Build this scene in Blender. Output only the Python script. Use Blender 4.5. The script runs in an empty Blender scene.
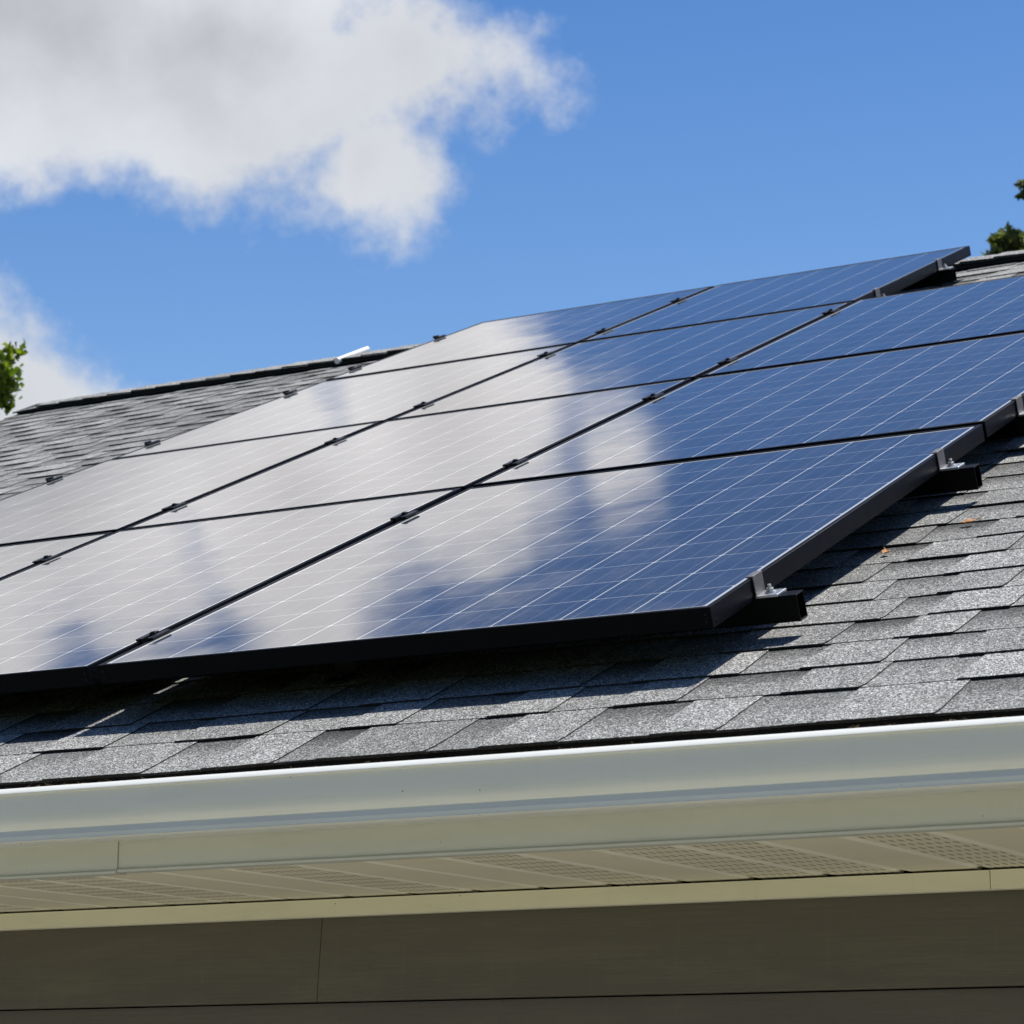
import bpy, bmesh, math, random
from mathutils import Vector, Matrix, noise
R = math.radians
random.seed(7)
S = bpy.context.scene
COL = S.collection

# ------------------------------------------------------------ camera
ZC = 1.75                                   # eye height above the ground
cam = bpy.data.objects.new('camera', bpy.data.cameras.new('camera')); COL.objects.link(cam)
cam.location = (0, 0, ZC)
cam.rotation_euler = (R(90 + 12.423), 0, R(29.031))
cam.data.sensor_width = 36; cam.data.lens = 2747.04 / 1024 * 36
cam.data.clip_start = 0.1; cam.data.clip_end = 3000
cam.data.dof.use_dof = True; cam.data.dof.focus_distance = 5.9; cam.data.dof.aperture_fstop = 15
S.camera = cam

# ------------------------------------------------------------ roof frame
TH = 0.420634                               # roof pitch 24.1 degrees
CT, ST = math.cos(TH), math.sin(TH)
def RP(x, v, h):                            # roof frame -> world; h = height over the panels' glass plane
    return Vector((x, v * CT + (1 - h) * ST, v * ST - (1 - h) * CT + ZC))
HB = -0.117                                 # level of the shingles below the glass plane
V_EAVE, V_RIDGE = 4.060, 10.985
X_L, X_R = -8.56, 4.2

# ------------------------------------------------------------ sun, sky
sv = Vector((0.22, 0, 0)) + Vector((0, CT, ST)) * 0.80 + Vector((0, -ST, CT)) * 1.0
sv.normalize()
SUN_EL = math.asin(sv.z); SUN_AZ = math.atan2(sv.x, sv.y)
sun = bpy.data.objects.new('sun', bpy.data.lights.new('sun', 'SUN')); COL.objects.link(sun)
sun.data.energy = 4.9; sun.data.angle = R(0.53); sun.data.color = (1.0, 0.955, 0.89)
sun.rotation_euler = (-sv).to_track_quat('-Z', 'Y').to_euler()
sun.location = (0, 0, 30)
W = bpy.data.worlds.new('World'); S.world = W; W.use_nodes = True
S.view_settings.view_transform = 'Standard'; S.view_settings.look = 'None'
S.view_settings.exposure = 0.3; S.view_settings.gamma = 1.0

class NT:
    def __init__(s, tree): s.t = tree; s.n = tree.nodes; s.l = tree.links
    def node(s, typ, **kw):
        nd = s.n.new(typ)
        for k, v in kw.items(): setattr(nd, k, v)
        return nd
    def put(s, sock, v):
        if isinstance(v, bpy.types.NodeSocket): s.l.new(v, sock)
        elif v is not None:
            if sock.type == 'RGBA' and len(v) == 3: v = (*v, 1)
            sock.default_value = v
    def m(s, op, a, b=None, c=None, clamp=False):
        nd = s.node('ShaderNodeMath', operation=op, use_clamp=clamp)
        for i, x in enumerate((a, b, c)):
            if x is not None: s.put(nd.inputs[i], x)
        return nd.outputs[0]
    def vm(s, op, a, b=None, scale=None):
        nd = s.node('ShaderNodeVectorMath', operation=op); s.put(nd.inputs[0], a)
        if b is not None: s.put(nd.inputs[1], b)
        if scale is not None: s.put(nd.inputs[3], scale)
        return nd.outputs[0]
    def rng(s, v, a, b, c=0.0, d=1.0, smooth=True):
        nd = s.node('ShaderNodeMapRange', interpolation_type='SMOOTHSTEP' if smooth else 'LINEAR')
        for i, x in enumerate((v, a, b, c, d)): s.put(nd.inputs[i], x)
        return nd.outputs[0]
    def noise(s, vec, scale, detail=4, rough=0.55, col=False, dist=0.0):
        nd = s.node('ShaderNodeTexNoise')
        if vec is not None: s.put(nd.inputs['Vector'], vec)
        nd.inputs['Scale'].default_value = scale; nd.inputs['Detail'].default_value = detail
        nd.inputs['Roughness'].default_value = rough; nd.inputs['Distortion'].default_value = dist
        return nd.outputs['Color' if col else 'Fac']
    def mix(s, f, a, b, mode='MIX'):
        nd = s.node('ShaderNodeMix', data_type='RGBA', blend_type=mode)
        s.put(nd.inputs[0], f); s.put(nd.inputs[6], a); s.put(nd.inputs[7], b)
        return nd.outputs[2]
    def ramp(s, f, stops):
        nd = s.node('ShaderNodeValToRGB'); s.put(nd.inputs[0], f); e = nd.color_ramp.elements
        while len(e) < len(stops): e.new(0.5)
        for k, (p, c) in enumerate(stops): e[k].position = p; e[k].color = (*c, 1)
        return nd.outputs[0]

def build_world():
    t = NT(W.node_tree); t.n.clear()
    out = t.node('ShaderNodeOutputWorld'); bg = t.node('ShaderNodeBackground')
    sky = t.node('ShaderNodeTexSky', sky_type='NISHITA'); sky.sun_disc = False
    sky.sun_elevation = SUN_EL; sky.sun_rotation = SUN_AZ
    sky.altitude = 100; sky.air_density = 1.0; sky.dust_density = 1.2; sky.ozone_density = 3.0
    hs = t.node('ShaderNodeHueSaturation'); hs.inputs['Saturation'].default_value = 1.22
    hs.inputs['Value'].default_value = 1.02
    t.l.new(sky.outputs[0], hs.inputs['Color'])
    d = t.node('ShaderNodeTexCoord').outputs['Generated']
    d = t.vm('NORMALIZE', d)
    s0 = t.node('ShaderNodeSeparateXYZ'); t.l.new(d, s0.inputs[0])      # low unseen sky behind the camera, dimmed to deepen the shade
    away = t.m('MULTIPLY', t.rng(s0.outputs[1], 0.25, -0.35), t.rng(s0.outputs[2], 0.8, 0.35))
    grad = t.ramp(t.rng(s0.outputs[2], 0.20, 0.55, 0, 1, False), [(0.0, (1.0, 0.94, 0.93)), (0.6, (0.52, 0.66, 0.80)), (1.0, (0.46, 0.56, 0.66))])
    skyb = t.vm('MULTIPLY', t.vm('SCALE', hs.outputs[0], scale=1.32), grad)
    skyc = t.mix(away, skyb, t.vm('MULTIPLY', skyb, (0.30, 0.39, 0.50)))
    n1 = t.noise(d, 9.0, 7, 0.58, col=True)
    n2 = t.noise(d, 30.0, 6, 0.6, col=True)
    dd = t.vm('ADD', d, t.vm('SCALE', t.vm('SUBTRACT', n1, (0.5, 0.5, 0.5)), scale=0.030))
    dd = t.vm('ADD', dd, t.vm('SCALE', t.vm('SUBTRACT', n2, (0.5, 0.5, 0.5)), scale=0.012))
    sp = t.node('ShaderNodeSeparateXYZ'); t.l.new(dd, sp.inputs[0])
    x, y, z = sp.outputs
    az = t.m('MULTIPLY', t.m('ARCTAN2', t.m('MULTIPLY', x, -1.0), y), 180 / math.pi)
    el = t.m('MULTIPLY', t.m('ARCSINE', z), 180 / math.pi)
    blobs = [(41.5, 23.2, 9.0, 5.0), (33.8, 26.9, 3.1, 4.0), (30.4, 29.2, 1.5, 1.4), (31.8, 21.7, 3.7, 1.8), (32.5, 19.2, 2.2, 1.6), (36.2, 22.0, 4.0, 3.4),
             (37.4, 27.4, 3.4, 3.3), (38.4, 30.2, 1.6, 1.5), (51.5, 26, 9, 5), (38.8, 26.0, 2.6, 2.4), (33.9, 20.3, 1.9, 1.5),
             (41.2, 14.2, 3.6, 2.9), (38.6, 14.1, 2.3, 1.9), (41.6, 27.8, 2.4, 1.7), (46, 12.0, 5, 2.5), (40.4, 14.5, 2.8, 2.7),
             (-12, 22, 12, 3.0), (-4, 24, 6, 2.2), (-70, 26, 10, 4), (120, 30, 12, 5)]
    acc = None
    for a0, e0, ra, re in blobs:
        da = t.m('DIVIDE', t.m('SUBTRACT', az, a0), ra); de = t.m('DIVIDE', t.m('SUBTRACT', el, e0), re)
        r = t.m('SQRT', t.m('ADD', t.m('MULTIPLY', da, da), t.m('MULTIPLY', de, de)))
        v = t.m('MULTIPLY', t.m('SUBTRACT', 1.0, r), min(ra, re) / 3.0)
        acc = v if acc is None else t.m('SMOOTH_MAX', acc, v, 0.15)
    f = t.noise(d, 16.0, 8, 0.6)
    a = t.m('ADD', acc, t.m('MULTIPLY', t.m('SUBTRACT', f, 0.5), 1.0))
    a = t.m('ADD', a, t.m('MULTIPLY', t.m('SUBTRACT', t.noise(d, 55.0, 5, 0.6), 0.5), 0.42))
    alpha = t.rng(a, -0.06, 0.34)
    # cloud: thin rims scatter more, thick bodies are greyer below and bright towards their sunlit tops
    g = t.noise(d, 12.0, 5, 0.5)
    top = t.rng(el, 22.0, 27.0)
    body = t.rng(a, 0.25, 1.5)
    br = t.m('SUBTRACT', 0.62, t.m('MULTIPLY', body, 0.21))
    br = t.m('MULTIPLY', br, t.rng(g, 0.3, 0.7, 0.93, 1.07, False))
    br = t.m('MULTIPLY', br, t.m('ADD', 1.0, t.m('MULTIPLY', top, 0.66)))
    ccol = t.vm('SCALE', t.mix(top, (0.95, 0.98, 1.03), (1.02, 0.985, 0.965)), scale=t.m('MULTIPLY', br, 10.0))
    sc = t.mix(t.m('MULTIPLY', alpha, 0.97), skyc, ccol)
    t.l.new(sc, bg.inputs[0]); bg.inputs[1].default_value = 0.10
    t.l.new(bg.outputs[0], out.inputs[0])
build_world()

# ------------------------------------------------------------ materials
def mat(name):
    m = bpy.data.materials.new(name); m.use_nodes = True
    t = NT(m.node_tree); b = t.n['Principled BSDF']
    return m, t, b
def bump(t, b, h, strength=0.3, dist=0.001):
    bn = t.node('ShaderNodeBump'); bn.inputs['Strength'].default_value = strength; bn.inputs['Distance'].default_value = dist
    t.put(bn.inputs['Height'], h); t.l.new(bn.outputs[0], b.inputs['Normal'])
def obj_co(t): return t.node('ShaderNodeTexCoord').outputs['Object']
def geo_co(t): return t.node('ShaderNodeNewGeometry').outputs['Position']

def m_shingle():
    m, t, b = mat('asphalt shingle granules')
    co = geo_co(t)
    at = t.node('ShaderNodeVertexColor', layer_name='tone')
    sp = t.node('ShaderNodeSeparateColor'); t.l.new(at.outputs[0], sp.inputs[0])
    tone, band, lam = sp.outputs
    uv = t.node('ShaderNodeUVMap', uv_map='UVMap').outputs[0]
    us = t.node('ShaderNodeSeparateXYZ'); t.l.new(uv, us.inputs[0])
    vo = t.node('ShaderNodeTexVoronoi'); vo.inputs['Scale'].default_value = 420; t.l.new(co, vo.inputs['Vector'])
    gs = t.node('ShaderNodeSeparateColor'); t.l.new(vo.outputs['Color'], gs.inputs[0])
    g = gs.outputs[0]
    gr = t.ramp(g, [(0.0, (0.03, 0.03, 0.032)), (0.25, (0.083, 0.084, 0.080)), (0.55, (0.192, 0.195, 0.188)), (0.82, (0.36, 0.363, 0.35)), (1.0, (0.70, 0.70, 0.675))])
    mid = t.noise(co, 22, 4, 0.6); big = t.noise(co, 2.2, 3)
    k = t.m('MULTIPLY', t.rng(mid, 0.3, 0.7, 0.86, 1.12, False), t.rng(big, 0.3, 0.7, 0.9, 1.1, False))
    k = t.m('MULTIPLY', k, t.m('ADD', 0.55, t.m('MULTIPLY', tone, 0.9)))
    # the darker band of granules printed across the top of the recessed layer
    edge = t.m('ADD', us.outputs[1], t.m('MULTIPLY', t.m('SUBTRACT', mid, 0.5), 0.35))
    bd = t.m('MULTIPLY', t.rng(edge, 0.25, 0.9), band)
    k = t.m('MULTIPLY', k, t.m('SUBTRACT', 1.0, t.m('MULTIPLY', bd, 0.78)))
    c = t.vm('SCALE', gr, scale=k)
    st = t.rng(t.noise(co, 5.0, 5, 0.65), 0.55, 0.75)
    c = t.mix(t.m('MULTIPLY', st, 0.16), c, (0.21, 0.19, 0.155))
    t.put(b.inputs['Base Color'], c); b.inputs['Roughness'].default_value = 0.9
    b.inputs['Specular IOR Level'].default_value = 0.3
    bump(t, b, t.m('ADD', vo.outputs['Distance'], t.m('MULTIPLY', g, 0.7)), 0.6, 0.0011)
    return m
def m_edge():
    m, t, b = mat('shingle cut edge')
    co = geo_co(t); n = t.noise(co, 260, 3, 0.7)
    t.put(b.inputs['Base Color'], t.ramp(n, [(0.35, (0.012, 0.011, 0.010)), (0.62, (0.035, 0.032, 0.028)), (0.8, (0.22, 0.20, 0.17))]))
    b.inputs['Roughness'].default_value = 0.95
    bump(t, b, n, 0.8, 0.002); return m
def m_glass():
    m, t, b = mat('solar cells under glass')
    uv = t.node('ShaderNodeUVMap', uv_map='UVMap').outputs[0]
    s = t.node('ShaderNodeSeparateXYZ'); t.l.new(uv, s.inputs[0]); u, v, _ = s.outputs
    at = t.node('ShaderNodeUVMap', uv_map='Size').outputs[0]
    q = t.node('ShaderNodeSeparateXYZ'); t.l.new(at, q.inputs[0]); nx, ny, _ = q.outputs
    fu, fv = t.m('FRACT', u), t.m('FRACT', v)
    du = t.m('SUBTRACT', 0.5, t.m('ABSOLUTE', t.m('SUBTRACT', fu, 0.5)))
    dv = t.m('SUBTRACT', 0.5, t.m('ABSOLUTE', t.m('SUBTRACT', fv, 0.5)))
    gu = t.m('LESS_THAN', du, 0.0115); gv = t.m('MULTIPLY', t.m('LESS_THAN', dv, 0.0085), 0.7)
    corner = t.m('LESS_THAN', t.m('ADD', du, dv), 0.045)
    o = t.m('MAXIMUM', t.m('MAXIMUM', gu, gv), corner)
    for e in (t.m('LESS_THAN', u, 0.0), t.m('GREATER_THAN', u, nx), t.m('LESS_THAN', v, 0.0), t.m('GREATER_THAN', v, ny)):
        o = t.m('MAXIMUM', o, e)
    bu = t.m('FRACT', t.m('ADD', t.m('MULTIPLY', u, 3.0), 0.0))
    bb = t.m('LESS_THAN', t.m('ABSOLUTE', t.m('SUBTRACT', bu, 0.5)), 0.016)
    bb = t.m('MULTIPLY', bb, t.m('SUBTRACT', 1.0, o))
    co = obj_co(t)
    cell = t.node('ShaderNodeTexWhiteNoise', noise_dimensions='3D')
    oi = t.node('ShaderNodeObjectInfo').outputs['Random']
    cb = t.node('ShaderNodeCombineXYZ'); t.l.new(t.m('FLOOR', u), cb.inputs[0]); t.l.new(t.m('FLOOR', v), cb.inputs[1]); t.l.new(t.m('MULTIPLY', oi, 50.0), cb.inputs[2])
    t.l.new(cb.outputs[0], cell.inputs['Vector'])
    vo = t.node('ShaderNodeTexVoronoi'); vo.inputs['Scale'].default_value = 70; t.l.new(co, vo.inputs['Vector'])
    vs = t.node('ShaderNodeSeparateColor'); t.l.new(vo.outputs['Color'], vs.inputs[0])
    k = t.m('MULTIPLY', t.rng(cell.outputs['Value'], 0, 1, 0.86, 1.14, False), t.rng(vs.outputs[0], 0, 1, 0.85, 1.15, False))
    k = t.m('MULTIPLY', k, t.rng(oi, 0, 1, 0.85, 1.15, False))
    cc = t.vm('SCALE', (0.026, 0.031, 0.046), scale=k)
    cc = t.mix(t.m('MULTIPLY', bb, 0.75), cc, (0.20, 0.23, 0.30))
    cc = t.mix(o, cc, (0.52, 0.53, 0.52))
    dust = t.rng(t.noise(co, 7, 6, 0.7), 0.35, 0.8)
    cc = t.mix(t.m('MULTIPLY', dust, 0.06), cc, (0.35, 0.34, 0.32))
    sk = t.rng(t.noise(co, 90, 2, 0.5), 0.79, 0.82)
    cc = t.mix(t.m('MULTIPLY', sk, 0.4), cc, (0.55, 0.55, 0.52))
    low = t.m('MULTIPLY', t.rng(v, 0.55, -0.1), t.rng(t.noise(co, 14, 6, 0.7), 0.38, 0.72))
    cc = t.mix(t.m('MULTIPLY', low, 0.16), cc, (0.34, 0.31, 0.26))
    t.put(b.inputs['Base Color'], cc)
    b.inputs['IOR'].default_value = 1.56
    t.put(b.inputs['Roughness'], t.m('ADD', 0.055, t.m('MULTIPLY', dust, 0.05)))
    n1 = t.noise(co, 1.6, 2, 0.5); n2 = t.noise(co, 9, 3, 0.55)
    bump(t, b, t.m('ADD', t.m('MULTIPLY', n1, 1.0), t.m('MULTIPLY', n2, 0.03)), 1.0, 0.0022)
    return m
def m_metal(name, col, rough, metallic=0.0, spec=0.5, nscale=40, var=0.12, brush=False, coat=0.0):
    m, t, b = mat(name)
    co = obj_co(t); n = t.noise(co, nscale, 4, 0.6)
    c = t.vm('SCALE', col, scale=t.rng(n, 0.25, 0.75, 1 - var, 1 + var, False))
    t.put(b.inputs['Base Color'], c); b.inputs['Metallic'].default_value = metallic
    t.put(b.inputs['Roughness'], t.rng(n, 0.2, 0.8, rough * 0.85, rough * 1.15, False))
    b.inputs['Specular IOR Level'].default_value = spec; b.inputs['Coat Weight'].default_value = coat
    if brush:
        mp = t.node('ShaderNodeMapping'); mp.inputs['Scale'].default_value = (4, 900, 900); t.l.new(co, mp.inputs[0])
        bump(t, b, t.noise(mp.outputs[0], 1.0, 2), 0.25, 0.0004)
    return m
def m_painted(name, col, rough=0.38, specks=True, grain=False, dirt=0.12, tint=(0.30, 0.27, 0.17)):
    m, t, b = mat(name); co = geo_co(t)
    mp = t.node('ShaderNodeMapping'); mp.inputs['Scale'].default_value = (1, 3, 6); t.l.new(co, mp.inputs[0])
    n = t.noise(mp.outputs[0], 3.5, 6, 0.65)
    c = t.mix(t.m('MULTIPLY', t.rng(n, 0.4, 0.8), dirt), col, tint)
    mp2 = t.node('ShaderNodeMapping'); mp2.inputs['Scale'].default_value = (60, 10, 4); t.l.new(co, mp2.inputs[0])
    st = t.rng(t.noise(mp2.outputs[0], 1.0, 4, 0.6), 0.55, 0.85)
    c = t.mix(t.m('MULTIPLY', st, dirt * 0.6), c, tint)
    if specks:
        v = t.node('ShaderNodeTexVoronoi', voronoi_dimensions='2D'); v.inputs['Scale'].default_value = 13
        sx = t.node('ShaderNodeSeparateXYZ'); t.l.new(co, sx.inputs[0]); cx = t.node('ShaderNodeCombineXYZ')
        t.l.new(sx.outputs[0], cx.inputs[0]); t.l.new(t.m('SUBTRACT', sx.outputs[2], t.m('MULTIPLY', sx.outputs[1], 0.3)), cx.inputs[1])
        t.l.new(t.vm('ADD', cx.outputs[0], t.vm('SCALE', t.noise(co, 400, 2, col=True), scale=0.0022)), v.inputs['Vector'])
        vs = t.node('ShaderNodeSeparateColor'); t.l.new(v.outputs['Color'], vs.inputs[0])
        r = t.m('MULTIPLY', t.rng(vs.outputs[0], 0.70, 1.0, 0.2, 1.0, False), 0.021)
        dot = t.m('LESS_THAN', v.outputs['Distance'], r)
        c = t.mix(t.m('MULTIPLY', dot, 0.8), c, (0.035, 0.025, 0.018))
    t.put(b.inputs['Base Color'], c); b.inputs['Roughness'].default_value = rough
    if grain:
        mg = t.node('ShaderNodeMapping'); mg.inputs['Scale'].default_value = (5, 60, 150); t.l.new(co, mg.inputs[0])
        gn = t.noise(mg.outputs[0], 1.0, 5, 0.6, dist=0.6)
        bump(t, b, gn, 0.5, 0.0015)
    else:
        bump(t, b, t.noise(co, 8, 3), 0.35, 0.003)
    return m
def m_soffit(perf):
    m = m_painted('vented soffit' if perf else 'plain soffit', (0.84, 0.78, 0.60), 0.42, specks=not perf, dirt=0.10)
    if perf:
        t = NT(m.node_tree); b = t.n['Principled BSDF']; co = geo_co(t)
        s = t.node('ShaderNodeSeparateXYZ'); t.l.new(co, s.inputs[0])
        row = t.m('DIVIDE', s.outputs[1], 0.072); ri = t.m('FLOOR', row)
        fy = t.m('MULTIPLY', t.m('SUBTRACT', t.m('FRACT', row), 0.5), 0.072 / 0.0170)
        fx = t.m('MULTIPLY', t.m('SUBTRACT', t.m('FRACT', t.m('ADD', t.m('DIVIDE', s.outputs[0], 0.0160), t.m('MULTIPLY', t.m('MODULO', ri, 2.0), 0.5))), 0.5), 0.0160 / 0.0024)
        r = t.m('SQRT', t.m('ADD', t.m('MULTIPLY', fx, fx), t.m('MULTIPLY', fy, fy)))
        hole = t.m('LESS_THAN', r, 1.0)
        old = b.inputs['Base Color'].links[0].from_socket
        t.put(b.inputs['Base Color'], t.mix(hole, old, (0.012, 0.010, 0.008)))
    return m
def m_ground(name, cols, scale):
    m, t, b = mat(name); co = geo_co(t)
    n = t.noise(co, scale, 8, 0.65); n2 = t.noise(co, scale * 0.06, 3)
    c = t.ramp(n, [(0.3, cols[0]), (0.7, cols[1])])
    c = t.mix(t.m('MULTIPLY', t.rng(n2, 0.4, 0.7), 0.5), c, cols[2])
    t.put(b.inputs['Base Color'], c); b.inputs['Roughness'].default_value = 0.95
    bump(t, b, n, 0.6, 0.01); return m
def m_leaf(name, c0, c1):
    m, t, b = mat(name)
    at = t.node('ShaderNodeVertexColor', layer_name='tone'); sp = t.node('ShaderNodeSeparateColor'); t.l.new(at.outputs[0], sp.inputs[0])
    c = t.mix(sp.outputs[0], c0, c1); t.put(b.inputs['Base Color'], c); b.inputs['Roughness'].default_value = 0.5
    tr = t.node('ShaderNodeBsdfTranslucent'); t.put(tr.inputs[0], t.vm('MULTIPLY', c, (1.5, 1.7, 0.6)))
    mx = t.node('ShaderNodeMixShader'); mx.inputs[0].default_value = 0.4
    t.l.new(b.outputs[0], mx.inputs[1]); t.l.new(tr.outputs[0], mx.inputs[2])
    t.l.new(mx.outputs[0], t.n['Material Output'].inputs[0]); return m

M = dict(
    shingle=m_shingle(), edge=m_edge(), glass=m_glass(),
    frame=m_metal('black anodised frame', (0.004, 0.0045, 0.007), 0.42, 0.0, 0.06, 25, 0.2, brush=True),
    rail=m_metal('black anodised rail', (0.003, 0.003, 0.004), 0.4, 0.0, 0.10, 25, 0.2, brush=True),
    clampb=m_metal('black clamp', (0.008, 0.008, 0.009), 0.4, 0.0, 0.25, 60, 0.2),
    strap=m_metal('grey anodised clamp', (0.20, 0.19, 0.19), 0.45, 0.8, 0.5, 60, 0.15, brush=True),
    steel=m_metal('zinc plated steel', (0.66, 0.67, 0.68), 0.32, 0.9, 0.5, 120, 0.15),
    gutter=m_painted('white gutter enamel', (0.70, 0.71, 0.66), 0.36, dirt=0.10),
    fascia=m_painted('cream fascia wrap', (0.57, 0.57, 0.51), 0.38, dirt=0.16),
    trim=m_painted('cream soffit channel', (0.74, 0.70, 0.53), 0.4),
    lit_groove=m_painted('painted lit groove', (0.96, 0.92, 0.79), 0.4, specks=False, dirt=0.05),  # paler than the soffit boards: light on the groove faces put into colour
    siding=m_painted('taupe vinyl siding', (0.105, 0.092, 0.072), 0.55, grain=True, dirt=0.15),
    soffit_p=m_soffit(True), soffit_s=m_soffit(False),
    ventblack=m_metal('black ridge vent plastic', (0.012, 0.012, 0.012), 0.7, 0, 0.3),
    white=m_metal('white plastic', (0.80, 0.80, 0.79), 0.4, 0, 0.5, 12, 0.05),
    dark=m_metal('dark cavity', (0.01, 0.01, 0.01), 0.9, 0, 0.1),
    grass=m_ground('lawn grass', [(0.035, 0.055, 0.014), (0.085, 0.115, 0.03), (0.14, 0.13, 0.05)], 30),
    concrete=m_ground('pale bounce slab', [(0.52, 0.49, 0.40), (0.61, 0.58, 0.48), (0.48, 0.455, 0.37)], 14),
    bark=m_ground('tree bark', [(0.06, 0.045, 0.03), (0.13, 0.10, 0.075), (0.09, 0.08, 0.06)], 12),
    leafL=m_leaf('bright green leaf', (0.06, 0.10, 0.012), (0.19, 0.23, 0.035)),
    leafR=m_leaf('dull green leaf', (0.05, 0.075, 0.03), (0.17, 0.17, 0.06)),
    litter=m_metal('leaf litter', (0.13, 0.085, 0.05), 0.9, 0, 0.2, 90, 0.7),
    dry=m_metal('dry leaf', (0.42, 0.19, 0.06), 0.7, 0, 0.3, 60, 0.35),
)

# ------------------------------------------------------------ mesh helpers
class MB:
    def __init__(s): s.v = []; s.f = []; s.mi = []; s.uv = []; s.col = []; s.uv2 = []
    def face(s, pts, mi=0, uv=None, col=None, uv2=None):
        i = len(s.v); s.v += [tuple(p) for p in pts]; s.f.append(tuple(range(i, i + len(pts)))); s.mi.append(mi)
        s.uv += uv or [(0, 0)] * len(pts); s.col += [col or (1, 1, 1, 1)] * len(pts); s.uv2 += uv2 or [(0, 0)] * len(pts)
    def box(s, a, b, mi=0, F=None):
        x0, y0, z0 = a; x1, y1, z1 = b; F = F or (lambda *p: p)
        P = [F(x, y, z) for z in (z0, z1) for y in (y0, y1) for x in (x0, x1)]
        for q in ((0, 2, 3, 1), (4, 5, 7, 6), (0, 1, 5, 4), (2, 6, 7, 3), (0, 4, 6, 2), (1, 3, 7, 5)):
            s.face([P[k] for k in q], mi)
    def cyl(s, a, b, r0, r1=None, n=12, mi=0, caps=True):
        a, b = Vector(a), Vector(b); r1 = r0 if r1 is None else r1
        w = (b - a).normalized(); u = w.orthogonal().normalized(); t = w.cross(u)
        A = [a + (u * math.cos(k * 2 * math.pi / n) + t * math.sin(k * 2 * math.pi / n)) * r0 for k in range(n)]
        B = [b + (u * math.cos(k * 2 * math.pi / n) + t * math.sin(k * 2 * math.pi / n)) * r1 for k in range(n)]
        for k in range(n):
            j = (k + 1) % n; s.face([A[k], A[j], B[j], B[k]], mi)
        if caps: s.face(A[::-1], mi); s.face(B, mi)
    def extrude_x(s, prof, x0, x1, mi=0, step=None, fn=None):      # closed (y,z) profile along x
        n = len(prof); xs = [x0, x1]
        if step:
            k = max(1, int((x1 - x0) / step)); xs = [x0 + (x1 - x0) * i / k for i in range(k + 1)]
        g = fn or (lambda x, y, z: (x, y, z))
        for a, b in zip(xs[:-1], xs[1:]):
            for i in range(n):
                p, q = prof[i], prof[(i + 1) % n]
                s.face([g(a, *p), g(b, *p), g(b, *q), g(a, *q)], mi)
        s.face([g(x0, *p) for p in prof], mi); s.face([g(x1, *p) for p in prof[::-1]], mi)
    def build(s, name, mats, parent=None, merge=True, smooth=None, bevel=None, data_layers=False):
        me = bpy.data.meshes.new(name); me.from_pydata(s.v, [], s.f)
        for m_ in (mats if isinstance(mats, (list, tuple)) else [mats]): me.materials.append(m_)
        me.polygons.foreach_set('material_index', s.mi)
        if data_layers:
            u = me.uv_layers.new(name='UVMap'); u.data.foreach_set('uv', [c for p in s.uv for c in p])
            u = me.uv_layers.new(name='Size'); u.data.foreach_set('uv', [c for p in s.uv2 for c in p])
            c = me.color_attributes.new('tone', 'FLOAT_COLOR', 'CORNER'); c.data.foreach_set('color', [x for p in s.col for x in p])
        if merge:
            bm = bmesh.new(); bm.from_mesh(me); bmesh.ops.remove_doubles(bm, verts=bm.verts, dist=1e-5)
            bmesh.ops.recalc_face_normals(bm, faces=bm.faces); bm.to_mesh(me); bm.free()
        if smooth is not None:
            me.shade_smooth(); me.set_sharp_from_angle(angle=R(smooth))
        o = bpy.data.objects.new(name, me); COL.objects.link(o); o.parent = parent
        if bevel:
            md = o.modifiers.new('bevel', 'BEVEL'); md.width = bevel; md.segments = 2; md.limit_method = 'ANGLE'; md.angle_limit = R(40)
        return o
def tag(o, label=None, cat=None, group=None, kind=None):
    if label: o['label'] = label
    if cat: o['category'] = cat
    if group: o['group'] = group
    if kind: o['kind'] = kind
    return o
def empty(name, loc, rot=(0, 0, 0)):
    o = bpy.data.objects.new(name, None); COL.objects.link(o); o.location = loc; o.rotation_euler = rot
    o.empty_display_size = 0.2; return o

# ------------------------------------------------------------ ground
b = MB(); b.face([(-1500, -1500, 0), (1500, -1500, 0), (1500, 1500, 0), (-1500, 1500, 0)])
tag(b.build('ground', M['grass']), kind='structure')
b = MB(); b.box((-12, 0.2, -0.05), (9, 4.93, 0.03)); tag(b.build('bounce_slab', M['concrete'], bevel=0.01), kind='structure')  # unseen pale slab, added to bounce sunlight up onto the soffit

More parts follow.
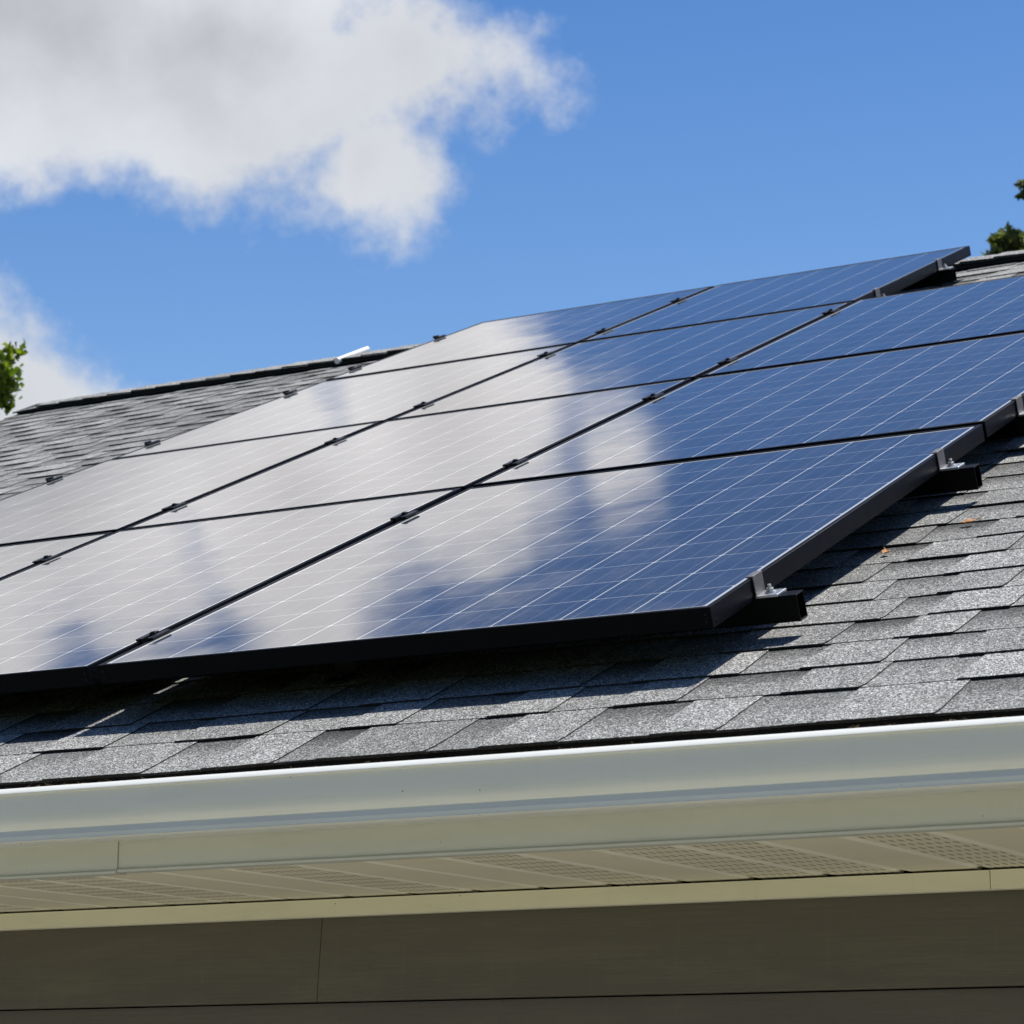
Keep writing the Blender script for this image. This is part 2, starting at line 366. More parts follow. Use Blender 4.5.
# ------------------------------------------------------------ the house
house = empty('house', (0, 10.5, 0))
tag(house, 'single storey house with grey shingle roof, white gutter and taupe siding under the solar panels', 'house')
house_loc = Vector((0, 10.5, 0))
def hpart(mb, name, mats, **k):
    par = k.pop('parent', house)
    off = house_loc if par is house else house_loc
    mb.v = [tuple(Vector(p) - off) for p in mb.v]
    return mb.build(name, mats, par, **k)
EXPO = 0.166
def sag(x, v): return 0.0030 * noise.noise(Vector((x * 1.1, v * 1.3, 3.1))) + 0.0016 * noise.noise(Vector((x * 5, v * 4, 9.1)))
def shingles(F, x0, x1, v0, v1, seed):
    rnd = random.Random(seed); mb = MB(); n = int((v1 - v0) / EXPO) + 1
    def quadgrid(xa, xb, va, vb, h0, h1, col, sl, sr, lowjit=0.0, side=True, rc=0.0, t=0.004):
        k = max(2, int((xb - xa) / 0.045)); xs = [i / k for i in range(k + 1)]
        ys = [0.0, 0.12, 0.45, 1.0]
        w1, w2, am = rnd.random() * 9, rnd.random() * 9, lowjit
        cup = rnd.uniform(-0.0006, 0.0014)
        rows = []
        for yy in ys:
            row = []
            for xx in xs:
                L = xa + sl * (1 - yy) + (rc if yy == 0 else 0); Rr = xb + sr * (1 - yy) - (rc if yy == 0 else 0)
                x = L + (Rr - L) * xx; v = va + (vb - va) * yy
                if yy == 0: v += am * noise.noise(Vector((x * 9, w1, w2)))
                e = 1 - min(1, abs(yy) * 3)
                h = h0 + (h1 - h0) * yy + sag(x, v) + cup * e * noise.noise(Vector((x * 7, w2, 0)))
                row.append((F(x, v, h), (x, yy)))
            rows.append(row)
        for a in range(len(ys) - 1):
            for i in range(k):
                q = [rows[a][i], rows[a][i + 1], rows[a + 1][i + 1], rows[a + 1][i]]
                mb.face([p[0] for p in q], 0, [p[1] for p in q], col)
        def drop(p, dh):
            return Vector(p) + (F(0, 0, -dh) - F(0, 0, 0))
        for i in range(k):
            p, q = rows[0][i][0], rows[0][i + 1][0]; mb.face([drop(p, t), drop(q, t), q, p], 1)
        if side:
            for a in range(len(ys) - 1):
                p, q = rows[a][-1][0], rows[a + 1][-1][0]; mb.face([drop(p, t), drop(q, t), q, p], 1)
                p, q = rows[a][0][0], rows[a + 1][0][0]; mb.face([drop(q, t), drop(p, t), p, q], 1)
    for c in range(n):
        va = v0 + (c * EXPO + 0.042 if c else 0.0); vb = min(v0 + (c + 1) * EXPO + 0.042 + 0.012, v1)
        if va > v1 - 0.03: continue
        x = x0 + rnd.uniform(-0.3, 0.0)
        base_tone = rnd.uniform(0.42, 0.58)
        while x < x1:
            wt = rnd.choice([0.13, 0.16, 0.19, 0.22, 0.26]) * rnd.uniform(0.92, 1.08)
            wb = rnd.choice([0.10, 0.13, 0.16, 0.19]) * rnd.uniform(0.9, 1.1)
            a, bb, cc = max(x, x0), min(x + wt, x1), min(x + wt + wb, x1)
            tt = min(1, max(0, base_tone + rnd.uniform(-0.24, 0.28)))
            tb = min(1, max(0, base_tone + rnd.uniform(-0.28, 0.16)))
            if bb - a > 0.02:
                quadgrid(a, bb, va - rnd.uniform(0.0, 0.004), vb, 0.0088, 0.0046, (tt, 0.0, 1, 1), rnd.uniform(-0.006, 0.0), rnd.uniform(0.0, 0.010), 0.003, True, rnd.uniform(0.002, 0.006), 0.0036)
            p, q = max(x + wt - 0.02, x0), min(x + wt + wb + 0.02, x1)
            if q - p > 0.02:
                quadgrid(p, q, va + rnd.uniform(0.0, 0.003), vb, 0.0060, 0.0024, (tb, rnd.uniform(0.25, 1.0), 0, 1), 0, 0, 0.003, False, 0, 0.0046)
            # every strip's base layer runs on under its tabs
            if bb - a > 0.02:
                quadgrid(a, bb, va + 0.004, vb, 0.0055, 0.0018, (tb, 0.4, 0, 1), 0, 0, 0.001, False, 0, 0.0046)
            x += wt + wb
    return mb
Ff = lambda x, v, h: RP(x, v, HB - 0.0125 + h)
front = shingles(Ff, X_L, X_R, V_EAVE, V_RIDGE + 0.02, 5)
YR = RP(0, V_RIDGE, HB).y
Fb = lambda x, v, h: (lambda p: Vector((p.x, 2 * YR - p.y, p.z)))(Ff(x, v, h))
roof = hpart(front, 'roof', [M['shingle'], M['edge']], merge=False, data_layers=True)
back = shingles(Fb, X_L, X_R, V_EAVE, V_RIDGE, 11)
hpart(back, 'roof', [M['shingle'], M['edge']], merge=False, data_layers=True)
# decking below the shingles, both slopes
b = MB()
for F in (Ff, Fb):
    b.box((X_L + 0.02, V_EAVE + 0.03, -0.03), (X_R - 0.02, V_RIDGE - 0.03, -0.0065), F=F)
hpart(b, 'roof_deck', M['dark'])
# ridge vent and the cap shingles over it
b = MB(); zr = Ff(0, V_RIDGE, 0)
def cap_prof(dn, half, t):
    o = []
    for s_, vv in ((1, V_RIDGE - half), (1, V_RIDGE)):
        o.append(vv)
    return o
XC0, XC1 = X_L + 0.0, X_R - 0.05
vy, vz = YR, zr.z
def roofline(dy, up): return (vy + dy, vz - abs(dy) * math.tan(TH) + up)
prof = [roofline(-0.150, 0.012), roofline(-0.150, 0.027), roofline(0, 0.032), roofline(0.150, 0.027), roofline(0.150, 0.012), roofline(0, -0.02)]
b.extrude_x(prof, XC0 + 0.02, XC1 - 0.01)
hpart(b, 'ridge_vent', M['ventblack'])
b = MB(); rnd = random.Random(3); x = XC0
k = 0
while x < XC1:
    w = 0.145; x2 = min(x + w + 0.15, XC1); tone = (rnd.uniform(0.45, 0.9), 0, 1, 1)
    d0, d1 = 0.0, 0.009
    hw = 0.158 + rnd.uniform(-0.004, 0.005); up0, up1 = 0.042 + rnd.uniform(0, 0.003), 0.033
    if k == 0: up0, up1, x2 = 0.026, 0.036, x + 0.30
    ys = [-hw, -hw * 0.5, -0.02, 0.02, hw * 0.5, hw]
    def T(xx, dy, up):
        r_ = roofline(dy, up); lift = 0.0 if abs(dy) > 0.03 else -0.004
        return (xx, r_[0], r_[1] + lift)
    for i in range(5):
        q = [T(x, ys[i], up0), T(x2, ys[i], up1), T(x2, ys[i + 1], up1), T(x, ys[i + 1], up0)]
        b.face(q, 0, [(x, 0), (x2, 0), (x2, 0), (x, 0)], tone)
        b.face([T(x, ys[i], up0 - 0.007), T(x, ys[i], up0), T(x, ys[i + 1], up0), T(x, ys[i + 1], up0 - 0.007)], 1)
        b.face([T(x, ys[i], up0 - 0.008), T(x, ys[i + 1], up0 - 0.008), T(x2, ys[i + 1], up1 - 0.005), T(x2, ys[i], up1 - 0.005)], 1)
    for yy in (ys[0], ys[-1]):
        b.face([T(x, yy, up0 - 0.008), T(x2, yy, up1 - 0.005), T(x2, yy, up1), T(x, yy, up0)], 1)
    x += w; k += 1
hpart(b, 'ridge_cap', [M['shingle'], M['edge']], merge=False, data_layers=True)

# gutter: K profile, (y, z) relative to the camera height
def zz(pr): return [(y, z + ZC) for y, z in pr]
def sheet(pr, t=0.0016):                     # open polyline -> thin closed profile
    out = []
    for i, (y, z) in enumerate(pr):
        a = Vector(pr[max(0, i - 1)]); c = Vector(pr[min(len(pr) - 1, i + 1)]); d = (c - a).normalized()
        out.append((y - d.y * t, z + d.x * t))
    return pr + out[::-1]
gl = [(4.072, 0.5935), (4.072, 0.6040), (4.0690, 0.6058), (4.0655, 0.6052), (4.0490, 0.5955), (4.0478, 0.5935), (4.0485, 0.5915), (4.0545, 0.5905),
      (4.0545, 0.574), (4.0546, 0.560), (4.0552, 0.550), (4.0568, 0.540), (4.0600, 0.532), (4.0640, 0.5272), (4.0660, 0.5245),
      (4.0655, 0.5225), (4.0628, 0.5140), (4.0624, 0.5125), (4.0632, 0.5095), (4.0620, 0.5045), (4.0680, 0.5015), (4.0765, 0.5005), (4.1950, 0.5095), (4.1975, 0.5110), (4.1975, 0.612)]
b = MB()
def wob(x, y, z): return (x, y + 0.0012 * noise.noise(Vector((x * 0.9, 1, 1))), z + 0.0010 * noise.noise(Vector((x * 0.7, 5, 1))))
prof = sheet(zz(gl)); b.extrude_x(prof, X_L - 0.02, X_R + 0.02, step=0.25, fn=wob)
b.box((X_L - 0.02, 4.076, 0.5015 + ZC), (X_L - 0.017, 4.196, 0.60 + ZC)); b.box((X_R + 0.017, 4.076, 0.5015 + ZC), (X_R + 0.02, 4.196, 0.60 + ZC))
gut = hpart(b, 'gutter', M['gutter'], smooth=38)
# fascia wrap in two lengths, meeting at a seam
XS = -3.184
fp = zz([(4.2005, 0.62), (4.2005, 0.4590), (4.1965, 0.4562), (4.1965, 0.4515), (4.2300, 0.4515), (4.2300, 0.62)])
fp2 = [(y - 0.0026, z - (0.0022 if z < ZC + 0.5 else 0)) for y, z in fp]
b = MB(); b.extrude_x(fp2, X_L, XS, fn=wob, step=0.3); hpart(b, 'fascia', M['fascia'], smooth=30)
b = MB(); b.extrude_x(fp, XS + 0.0012, X_R, fn=wob, step=0.3); hpart(b, 'fascia', M['fascia'], smooth=30)
# soffit, grooved boards running from fascia to wall
ZS = 0.4535 + ZC; Y0, Y1 = 4.232, 4.95
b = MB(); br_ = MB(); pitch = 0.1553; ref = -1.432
pat = {0: 0, 1: 1, 2: 0, 3: 1, 4: 1, 5: 0, 6: 1, 7: 0, 8: 0, 9: 1, 10: 0, 11: 0, 12: 1}
k0 = int((ref - X_R) / pitch) - 1; k1 = int((ref - X_L) / pitch) + 1
gw, gd = 0.024, 0.017
for k in range(k0, k1 + 1):
    xr = ref - k * pitch; xl = xr - pitch        # board between groove k (right) and k+1 (left)
    p = pat[k % 13] if 0 <= k < 13 else (1 if k % 3 == 1 else 0)
    a, c = max(X_L, xl + gw), min(X_R, xr)
    if c > a: b.face([(a, Y0, ZS), (c, Y0, ZS), (c, Y1, ZS), (a, Y1, ZS)], p)
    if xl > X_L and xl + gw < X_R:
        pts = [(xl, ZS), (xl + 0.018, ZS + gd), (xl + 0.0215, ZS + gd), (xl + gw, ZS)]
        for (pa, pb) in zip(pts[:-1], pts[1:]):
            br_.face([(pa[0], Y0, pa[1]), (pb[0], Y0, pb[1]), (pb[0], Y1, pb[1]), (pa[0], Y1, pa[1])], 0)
sof = hpart(b, 'soffit', [M['soffit_s'], M['soffit_p']])
lk = hpart(br_, 'lit_groove_face', M['lit_groove']); lk.parent = sof  # groove faces in a lighter colour to imitate lit bands
b = MB(); b.box((X_L, Y0, ZS + 0.019), (X_R, Y1, ZS + 0.03)); hpart(b, 'soffit_backing', M['dark'])
# channel along the wall, two lengths
XT = -1.714
tp = zz([(4.9200, 0.4495), (4.9200, 0.4165), (4.9235, 0.4130), (4.9500, 0.4130), (4.9500, 0.4495)])
b = MB(); b.extrude_x(tp, X_L + 0.2, XT - 0.001, fn=wob, step=0.4); hpart(b, 'soffit_channel', M['trim'], smooth=30)
b = MB(); b.extrude_x([(y - 0.0012, z) for y, z in tp], XT + 0.001, X_R - 0.2, fn=wob, step=0.4); hpart(b, 'soffit_channel', M['trim'], smooth=30)
# lap siding on the front wall: courses with butt joints
b = MB(); zc = 0.237; seam_x = -3.211
def lap(x0, x1, zb, zt, yb=4.9380, yt=4.9550):
    prof = zz([(yt, zt), (yb, zb + 0.003), (yb + 0.0015, zb + 0.0008), (yb + 0.004, zb), (4.9695, zb), (4.9695, zt)])
    b.extrude_x(prof, x0, x1, fn=wob, step=0.5)
XW0, XW1 = X_L + 0.25, X_R - 0.25
zb = zc; zt = 0.4190; row = 0; rnd = random.Random(4)
joint = {0: [seam_x], 1: [-5.9, 0.4], 2: [-4.4, 1.1]}
while zb > -ZC + 0.05:
    js = [XW0] + joint.get(row, [XW0 + 2.1 + (row * 1.37) % 3.1, XW0 + 6.2 + (row * 1.37) % 3.1]) + [XW1]
    for i in range(len(js) - 1):
        off = 0.0012 if i % 2 == 0 else 0.0
        lap(js[i] + (0.0004 if i else 0), js[i + 1] - 0.0004, zb, zt, 4.9380 - off, 4.9550 - off)
    zt = zb - 0.0032; zb -= 0.182; row += 1
hpart(b, 'wall', M['siding'], smooth=20)
b = MB(); b.box((XW0 + 0.02, 4.9705, 0.05), (XW1 - 0.02, 4.985, 0.40 + ZC)); hpart(b, 'lap_shade_backing', M['dark'])  # near-black sheet behind the lap gaps, standing in for their shadow lines
# gable walls and rear wall
b = MB()
yF, yBk = 4.990, 2 * YR - 4.990
def roof_z(y): return ZC + (Ff(0, 5, 0).z - ZC) + (min(y, 2 * YR - y) - Ff(0, 5, 0).y) * math.tan(TH) - 0.05
for xg, sgn in ((XW0, -1), (XW1, 1)):
    z = 0.0
    while z < roof_z(YR):
        zt = min(z + 0.182, roof_z(YR)); 
        def span(zq):
            if zq <= roof_z(yF): return yF, yBk
            dy = (roof_z(YR) - zq) / math.tan(TH); return YR - dy, YR + dy
        a0, a1 = span(z); c0, c1 = span(zt)
        o0, o1 = xg + sgn * 0.014, xg + sgn * 0.003
        b.face([(o0, a0, z), (o0, a1, z), (o1, c1, zt), (o1, c0, zt)])
        b.face([(o0, a0, z), (o0, a1, z), (xg, a1, z), (xg, a0, z)])
        z += 0.182
b.box((XW0, yBk - 0.1, 0), (XW1, yBk, roof_z(yF) + 0.05))
hpart(b, 'wall', M['siding'], merge=False)
# rake boards at the gable ends
for xg in (X_L + 0.012, X_R - 0.036):
    b = MB()
    for F in (Ff, Fb): b.box((xg, V_EAVE + 0.06, -0.17), (xg + 0.024, V_RIDGE, -0.0305), F=F)
    hpart(b, 'rake_board', M['fascia'])
b = MB()
yb = 2 * YR
b.box((X_L, yb - 4.2285, 0.445 + ZC), (X_R, yb - 4.2005, 0.60 + ZC)); hpart(b, 'fascia', M['fascia'])

# ------------------------------------------------------------ solar panels
U = [-5.7265, -4.6021, -3.4786, -2.0752]
V = [4.4622, 6.1551, 7.7009, 9.1859, 10.5635]
GU = [0, 0.011, 0.0115]                        # half gaps at the seams
GV = 0.012
def ring(mb, w, h, prof):
    corners = [(0, 0, 1, 1), (w, 0, -1, 1), (w, h, -1, -1), (0, h, 1, -1)]
    loops = [[(cx + sx * i, cy + sy * i, z) for i, z in prof] for cx, cy, sx, sy in corners]
    n = len(prof)
    for c in range(4):
        A, B = loops[c], loops[(c + 1) % 4]
        for i in range(n):
            j = (i + 1) % n; mb.face([A[i], B[i], B[j], A[j]])
def make_panel(x0, x1, v0, v1, nx, ny, label, tilt, jig):
    w, h = x1 - x0, v1 - v0
    t = empty('solar_panel', RP(x0, v0, -0.040), (TH + R(tilt[0]), R(tilt[1]), 0))
    tag(t, label, 'solar panel', 'solar panels mounted on the roof')
    b = MB(); Z = 0.040
    ring(b, w, h, [(0, 0), (0, Z - 0.0012), (0.0003, Z - 0.0004), (0.0012, Z), (0.0105, Z), (0.0112, Z - 0.0006), (0.0112, Z - 0.0075),
                   (0.0022, Z - 0.0085), (0.0022, 0.0020), (0.028, 0.0020), (0.028, 0)])
    b.build('frame', M['frame'], t, smooth=50)
    # glass laminate: cells counted in the uv map
    g = 0.0108; mx = 0.0085; cw = (w - 2 * g - 2 * mx) / nx; ch = (h - 2 * g - 2 * mx) / ny
    b = MB(); zt, zb = Z - 0.0016, Z - 0.0066
    def uvp(x, y): return ((x - g - mx) / cw, (y - g - mx) / ch)
    P = [(g, g), (w - g, g), (w - g, h - g), (g, h - g)]
    b.face([(x, y, zt) for x, y in P], 0, [uvp(*p) for p in P], None, [(nx, ny)] * 4)
    b.face([(x, y, zb) for x, y in P[::-1]], 1)
    for i in range(4):
        p, q = P[i], P[(i + 1) % 4]; b.face([(*p, zb), (*q, zb), (*q, zt), (*p, zt)], 1)
    b.build('glass', [M['glass'], M['dark']], t, merge=False, data_layers=True)
    # frame screws and grounding marks at the corners
    for sx in (0.012, w - 0.012):
        for sz in (0.012, 0.026):
            b = MB(); b.cyl((sx, 0.0005, sz), (sx, -0.0010, sz), 0.0022, n=8); b.build('screw', M['clampb'], t)
    for sz in (0.012, 0.027):
        b = MB(); b.cyl((w - 0.0005, 0.018, sz), (w + 0.0010, 0.018, sz), 0.0022, n=8); b.build('screw', M['clampb'], t)
    return t
names = {
 (0, 0): 'glossy dark panel at the lower left corner of the array, cut by the photo edge',
 (0, 1): 'pale cloud reflecting panel in the left column, second row up from the gutter',
 (0, 2): 'pale panel in the left column, third row up, its outer edge against bare shingles',
 (0, 3): 'topmost panel of the left column, its peak corner against the blue sky',
 (1, 0): 'bottom panel of the middle column, above the gutter, left of the widest seam, reflecting cloud',
 (1, 1): 'middle column panel in the second row, half grey cloud reflection and half blue',
 (1, 2): 'middle column panel in the third row up, mostly blue with cloud at its lower left',
 (1, 3): 'topmost panel of the middle column, standing above the right column with exposed end clamps',
 (2, 0): 'largest nearest panel, bottom of the right column, its white cell grid clearly visible',
 (2, 1): 'right column panel, second row up, blue with a cloud reflection at its left tip',
 (2, 2): 'topmost panel of the right column, all blue, running off the right photo edge',
}
rnd = random.Random(12)
for c in range(3):
    for r in range(3 if c == 2 else 4):
        x0 = U[c] + (GU[c] if c else 0); x1 = U[c + 1] - (GU[c + 1] if c < 2 else 0)
        v0 = V[r] + (GV if r else 0); v1 = V[r + 1] - (0 if (r == 3 or (c == 2 and r == 2)) else GV)
        make_panel(x0, x1, v0, v1, 9 if c == 2 else 7, 11 if r == 0 else 10, names[(c, r)],
                   (rnd.uniform(-0.09, 0.09), rnd.uniform(-0.07, 0.07)), 0)

# ------------------------------------------------------------ mounting rails with their clamps
RV = [4.690, 5.815, 6.440, 7.370, 7.965, 8.920, 9.430, 10.160]
rl = ['lowest black mounting rail, its open end sticking out nearest the gutter',
      'second black rail up from the gutter, its end out beside the near panel corner',
      'third black rail up, its end clamp at the right photo edge',
      'fourth rail up, beneath the upper half of the second panel row',
      'fifth rail up, beneath the lower half of the third panel row',
      'sixth rail up, beneath the upper half of the third panel row',
      'shorter rail under the top panel row, lower of the two beside bare shingles',
      'topmost short rail, its end clamp just below the ridge against the shingles']
def rail(v, xr, label, mids, endx, end_h=-0.0):
    xl = U[0] - 0.05; L = xr - xl
    t = empty('mounting_rail', RP(xl, v, -0.085), (TH, 0, 0))
    tag(t, label, 'rail', 'mounting rails under the solar panels')
    # hollow box section: outer shell and inner wall, open at the ends
    b = MB(); w2, H, th = 0.019, 0.0445, 0.0028
    O = [(-w2, -0.0075), (w2, -0.0075), (w2, H), (-w2, H)]; I = [(-w2 + th, th - 0.0075), (w2 - th, th - 0.0075), (w2 - th, H - th), (-w2 + th, H - th)]
    for k in range(4):
        j = (k + 1) % 4
        b.face([(0, *O[k]), (L, *O[k]), (L, *O[j]), (0, *O[j])]); b.face([(0, *I[j]), (L, *I[j]), (L, *I[k]), (0, *I[k])])
        for xx in (0, L): b.face([(xx, *O[k]), (xx, *O[j]), (xx, *I[j]), (xx, *I[k])])
    b.build('rail_body', M['rail'], t, bevel=0.0008)
    # feet standing on the shingles
    fx = 0.35
    while fx < L - 0.2:
        b = MB(); b.box((fx, -0.022 - 0.004, -0.0335), (fx + 0.05, -0.0195, 0.036)); b.box((fx, -0.085, -0.0335), (fx + 0.05, -0.0262, -0.027)); b.cyl((fx + 0.025, -0.055, -0.027), (fx + 0.025, -0.055, -0.018), 0.007, n=6)
        b.build('roof_foot', M['clampb'], t, bevel=0.001); fx += 1.2
    for (ux, gap) in mids:
        x = ux - xl; zt = 0.0855; lip = 0.011
        b = MB()
        # hat section bridging both frames
        b.box((x - gap - lip, -0.034, zt), (x - gap + 0.002, 0.034, zt + 0.0050))
        b.box((x + gap - 0.002, -0.034, zt), (x + gap + lip, 0.034, zt + 0.0050))
        b.box((x - gap + 0.0015, -0.034, zt - 0.012), (x - gap + 0.0045, 0.034, zt + 0.0050))
        b.box((x + gap - 0.0045, -0.034, zt - 0.012), (x + gap - 0.0015, 0.034, zt + 0.0050))
        b.box((x - gap + 0.0045, -0.034, zt - 0.012), (x + gap - 0.0045, 0.034, zt - 0.009))
        c = b.build('mid_clamp', M['clampb'], t, bevel=0.0007)
        b = MB(); b.cyl((x, 0, 0.045), (x, 0, zt + 0.001), 0.004, n=10); b.cyl((x, 0, zt - 0.009), (x, 0, zt + 0.0085), 0.0075, n=6); b.cyl((x, 0, zt + 0.0085), (x, 0, zt + 0.0110), 0.0055, n=12)
        b.build('bolt', M['clampb'], c, bevel=0.0005)
    if endx is not None:
        x = endx - xl; zt = 0.0855
        for sgn, xx in ((1, x),):
            b = MB()
            def bx(x0, x1, y0, y1, z0, z1): b.box((xx + x0, y0, z0), (xx + x1, y1, z1))
            bx(-0.011, 0.0045, -0.023, 0.023, zt, zt + 0.0032)
            bx(0.0013, 0.0045, -0.023, 0.023, 0.0505, zt)
            c = b.build('end_clamp', M['strap'], t, bevel=0.0008)
            b = MB()
            bx(0.0018, 0.048, -0.025, 0.022, 0.0447, 0.0500)
            c2 = b.build('clamp_foot', M['steel'], c, bevel=0.0012)
            b = MB(); b.cyl((xx + 0.024, 0, 0.0501), (xx + 0.024, 0, 0.0525), 0.0105, n=18); b.cyl((xx + 0.024, 0, 0.0525), (xx + 0.024, 0, 0.0585), 0.0075, n=6)
            b.cyl((xx + 0.024, 0, 0.0585), (xx + 0.024, 0, 0.0655), 0.0038, n=10)
            b.build('bolt', M['steel'], c, bevel=0.0005)
    # clamps on the left outer edge
    x = U[0] - xl; zt = 0.0855
    b = MB(); b.box((x - 0.004, -0.036, zt), (x + 0.012, 0.036, zt + 0.006)); b.box((x - 0.004, -0.024, 0.0501), (x - 0.001, 0.024, zt)); b.box((x - 0.035, -0.024, 0.0447), (x - 0.001, 0.024, 0.0500))
    c = b.build('end_clamp', M['clampb'], t, bevel=0.0007)
    b = MB(); b.cyl((x - 0.020, 0, 0.0501), (x - 0.020, 0, 0.094), 0.005, n=8); b.cyl((x - 0.016, 0, 0.086), (x - 0.016, 0, 0.096), 0.014, n=6); b.build('bolt', M['clampb'], c)
    return t
for i, v in enumerate(RV):
    if i < 6: rail(v, -1.993, rl[i], [(U[1], GU[1]), (U[2], GU[2])], U[3])
    else: rail(v, U[2] - GU[2] + 0.055, rl[i], [(U[1], GU[1])], U[2] - GU[2])

# ------------------------------------------------------------ small things on the roof
def dry_leaf(x, v, rot, size, label, seed):
    rr = random.Random(seed)
    P = RP(x, v, HB - 0.0025)
    b = MB(); n = 14
    pts = []
    for k in range(n):
        a = 2 * math.pi * k / n
        r = size * (0.55 + 0.45 * abs(math.cos(a * 2.5))) * rr.uniform(0.8, 1.1) * (1.3 if k == 0 else 1)
        pts.append(Vector((r * math.cos(a), r * 0.75 * math.sin(a), 0.003 + 0.55 * (r * abs(math.sin(a + 0.5))) ** 1.2 * rr.uniform(0.3, 1.3))))
    for k in range(n):
        p, q = pts[k], pts[(k + 1) % n]; m1, m2 = p * 0.5, q * 0.5
        m1.z *= 0.6; m2.z *= 0.6
        b.face([(0, 0, 0.002), m1, m2]); b.face([m1, p, q, m2])
    b.cyl((size * 1.1, 0, 0.004), (size * 1.8, size * 0.2, 0.008), 0.0009, n=6)
    o = b.build('dry_leaf', M['dry'], smooth=60); o.location = P; o.rotation_euler = (TH, 0, 0)
    o.rotation_mode = 'XYZ'
    o.rotation_euler = (Matrix.Rotation(TH, 3, 'X') @ Matrix.Rotation(rot, 3, 'Z')).to_euler()
    md = o.modifiers.new('thick', 'SOLIDIFY'); md.thickness = 0.0007
    tag(o, label, 'leaf', 'fallen leaves on the shingles')
dry_leaf(-1.949, 5.564, 0.4, 0.018, 'pale orange fallen leaf lying flat on sunlit shingles near the right photo edge', 1)
dry_leaf(-2.059, 5.338, 1.9, 0.015, 'curled rusty brown leaf on the shingles at the edge of the panel shadow', 5)

# decayed leaf litter in the gutter
b = MB(); rr = random.Random(77)
for _ in range(2600):
    x = rr.uniform(-5.2, 0.4); heap = 0.010 * noise.noise(Vector((x * 2.3, 2, 7)))
    y = rr.uniform(4.105, 4.185); z = 0.606 + heap + (y - 4.105) * 0.16 + rr.uniform(-0.010, 0.004) + ZC
    a = rr.uniform(0, 6.28); L = rr.uniform(0.003, 0.012); w = L * rr.uniform(0.2, 0.7)
    d = Vector((math.cos(a), math.sin(a), rr.uniform(-.6, .6))) * L; e = Vector((-math.sin(a), math.cos(a), rr.uniform(-.6, .6))) * w; c = Vector((x, y, z))
    b.face([c - d, c - e * 0.8, c + d, c + e])
tag(b.build('leaf_litter', M['litter'], merge=False), 'thin dark line of brown leaf litter lying in the white gutter under the shingle edge', 'leaf litter', kind='stuff')
# white pipe end resting over the ridge cap
pa = RP(-6.645, V_RIDGE - 0.185, HB + 0.021); ang = R(24.6); Lp = 0.29
pb = pa + Vector((0.0, math.cos(ang) * Lp, math.sin(ang) * Lp))
b = MB(); nseg = 16
b.cyl(pa, pb, 0.0145, n=20); b.cyl(pb, pb + (pb - pa).normalized() * 0.008, 0.0145, 0.010, n=20)
b.v = [tuple(Vector(p) - pa) for p in b.v]
o = b.build('vent_pipe', M['white'], smooth=40); o.location = pa
tag(o, 'short white plastic pipe sticking up over the dark ridge cap beside the panels', 'pipe')

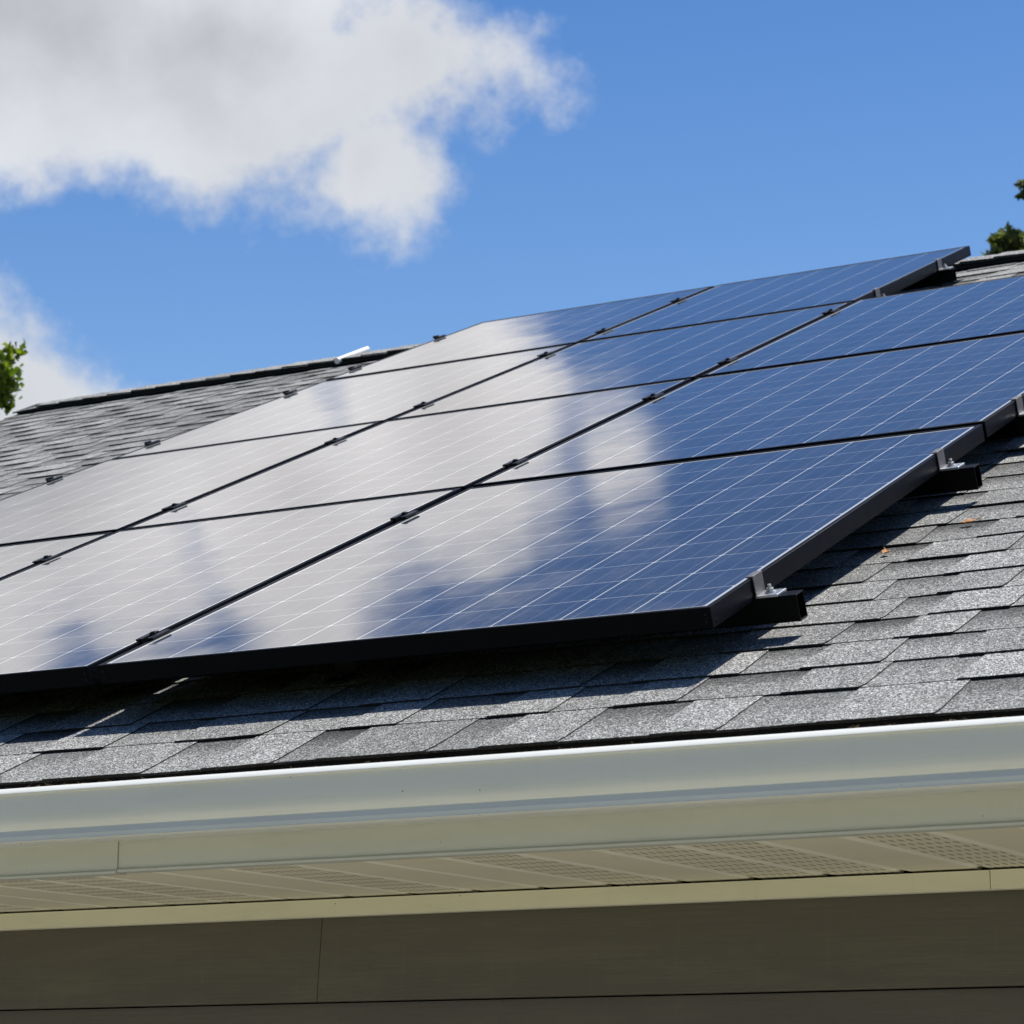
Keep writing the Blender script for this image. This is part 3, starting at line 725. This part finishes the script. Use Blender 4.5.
# ------------------------------------------------------------ trees
def ray_dir(az, el): a, e = R(az), R(el); return Vector((-math.sin(a) * math.cos(e), math.cos(a) * math.cos(e), math.sin(e)))
def tree(name, base, height, lobes, mat_leaf, leaf, per, label, seed, top):
    rr = random.Random(seed); t = empty(name, base)
    tag(t, label, 'tree')
    b = MB(); bp = Vector(base); trunk_top = Vector(top)
    prev = bp; pr = 0.24; n = 7
    for k in range(1, n + 1):
        f = k / n; p = bp.lerp(trunk_top, f) + Vector((rr.uniform(-.12, .12), rr.uniform(-.12, .12), 0)) * (f < 1); r = 0.24 * (1 - f) + 0.06
        b.cyl(prev, p, pr, r, n=10, caps=False); prev, pr = p, r
    for c, rad, cnt in lobes:
        f = rr.uniform(0.4, 0.95); s0 = bp.lerp(trunk_top, f); c = Vector(c); r0 = 0.07
        pr_ = s0; segs = 5
        for k in range(1, segs + 1):
            q = s0.lerp(c, k / segs) + Vector((rr.uniform(-1, 1), rr.uniform(-1, 1), rr.uniform(-1, 1))) * 0.06 * rad; r1 = r0 * 0.72
            b.cyl(pr_, q, r0, r1, n=7, caps=False); pr_, r0 = q, r1
        for _ in range(9):
            e = c + Vector((rr.gauss(0, 1), rr.gauss(0, 1), rr.gauss(0, 0.8))).normalized() * rad * rr.uniform(0.4, 0.72)
            b.cyl(c, e, 0.012, 0.004, n=5, caps=False)
    b.v = [tuple(Vector(p) - bp) for p in b.v]
    b.build('trunk', M['bark'], t, smooth=50)
    b = MB()
    for c, rad, cnt in lobes:
        c = Vector(c)
        clumps = [c + Vector((rr.gauss(0, 1), rr.gauss(0, 1), rr.gauss(0, 0.85))).normalized() * rad * rr.uniform(0.25, 0.92) for _ in range(max(4, int(cnt / 45)))]
        cr = rad * 0.30
        for _ in range(cnt):
            q = rr.choice(clumps); p = q + Vector((rr.gauss(0, 1), rr.gauss(0, 1), rr.gauss(0, 0.8))) * cr * 0.5
            d = Vector((rr.gauss(0, 1), rr.gauss(0, 1), rr.gauss(-0.4, 0.7))).normalized(); s_ = leaf * rr.uniform(0.6, 1.25)
            sd = d.cross(Vector((rr.gauss(0, 1), rr.gauss(0, 1), rr.gauss(0, 1)))).normalized() * s_ * 0.38; nn = d.cross(sd).normalized() * s_ * 0.1
            tn = rr.random(); col = (tn, tn, tn, 1)
            a0, a1, a2, a3 = p, p + d * s_ * 0.45 + sd + nn, p + d * s_, p + d * s_ * 0.45 - sd + nn
            b.face([a0 - bp, a1 - bp, a2 - bp], 0, None, col); b.face([a0 - bp, a2 - bp, a3 - bp], 0, None, col)
    b.build('crown', mat_leaf, t, merge=False, data_layers=True)
    return t
C0 = Vector((0, 0, ZC))
def dp(px, py, dist):
    q = cam.rotation_euler.to_matrix() @ Vector(((px - 512) / 2747.04, (512 - py) / 2747.04, -1)); q.normalize(); return C0 + q * dist
dl = 24
lob = [(dp(-8, 371, dl), 0.39, 800), (dp(-75, 385, dl), 0.6, 1300)]
rr = random.Random(31); cc = C0 + ray_dir(47.5, 13.5) * dl
for k in range(18):
    o = Vector((rr.gauss(0, 1), rr.gauss(0, 1), rr.gauss(0, 0.8))).normalized()
    lob.append((cc + o * rr.uniform(0.9, 2.0), rr.uniform(0.7, 0.95), 1200))
tree('leafy_tree', (cc.x, cc.y, 0), 9, lob, M['leafL'], 0.085, 0, 'bright yellow green tree whose leafy tip shows at the left photo edge', 3, (cc.x, cc.y, cc.z))
dr = 31
lob = [(dp(1017, 240, dr), 0.30, 700), (dp(997, 250, dr), 0.23, 420), (dp(1055, 262, dr), 0.42, 1000), (dp(1029, 188, dr), 0.13, 120), (dp(1062, 196, dr), 0.22, 300), (dp(1110, 235, dr), 0.6, 1500)]
cc = C0 + ray_dir(11.5, 16) * dr
for k in range(18):
    o = Vector((rr.gauss(0, 1), rr.gauss(0, 1), rr.gauss(0, 0.7))).normalized()
    lob.append((cc + o * rr.uniform(0.9, 2.1), rr.uniform(0.7, 1.0), 1100))
tree('leafy_tree', (cc.x, cc.y, 0), 11, lob, M['leafR'], 0.085, 0, 'dull green tree rising behind the ridge at the right photo edge', 8, (cc.x, cc.y, cc.z))
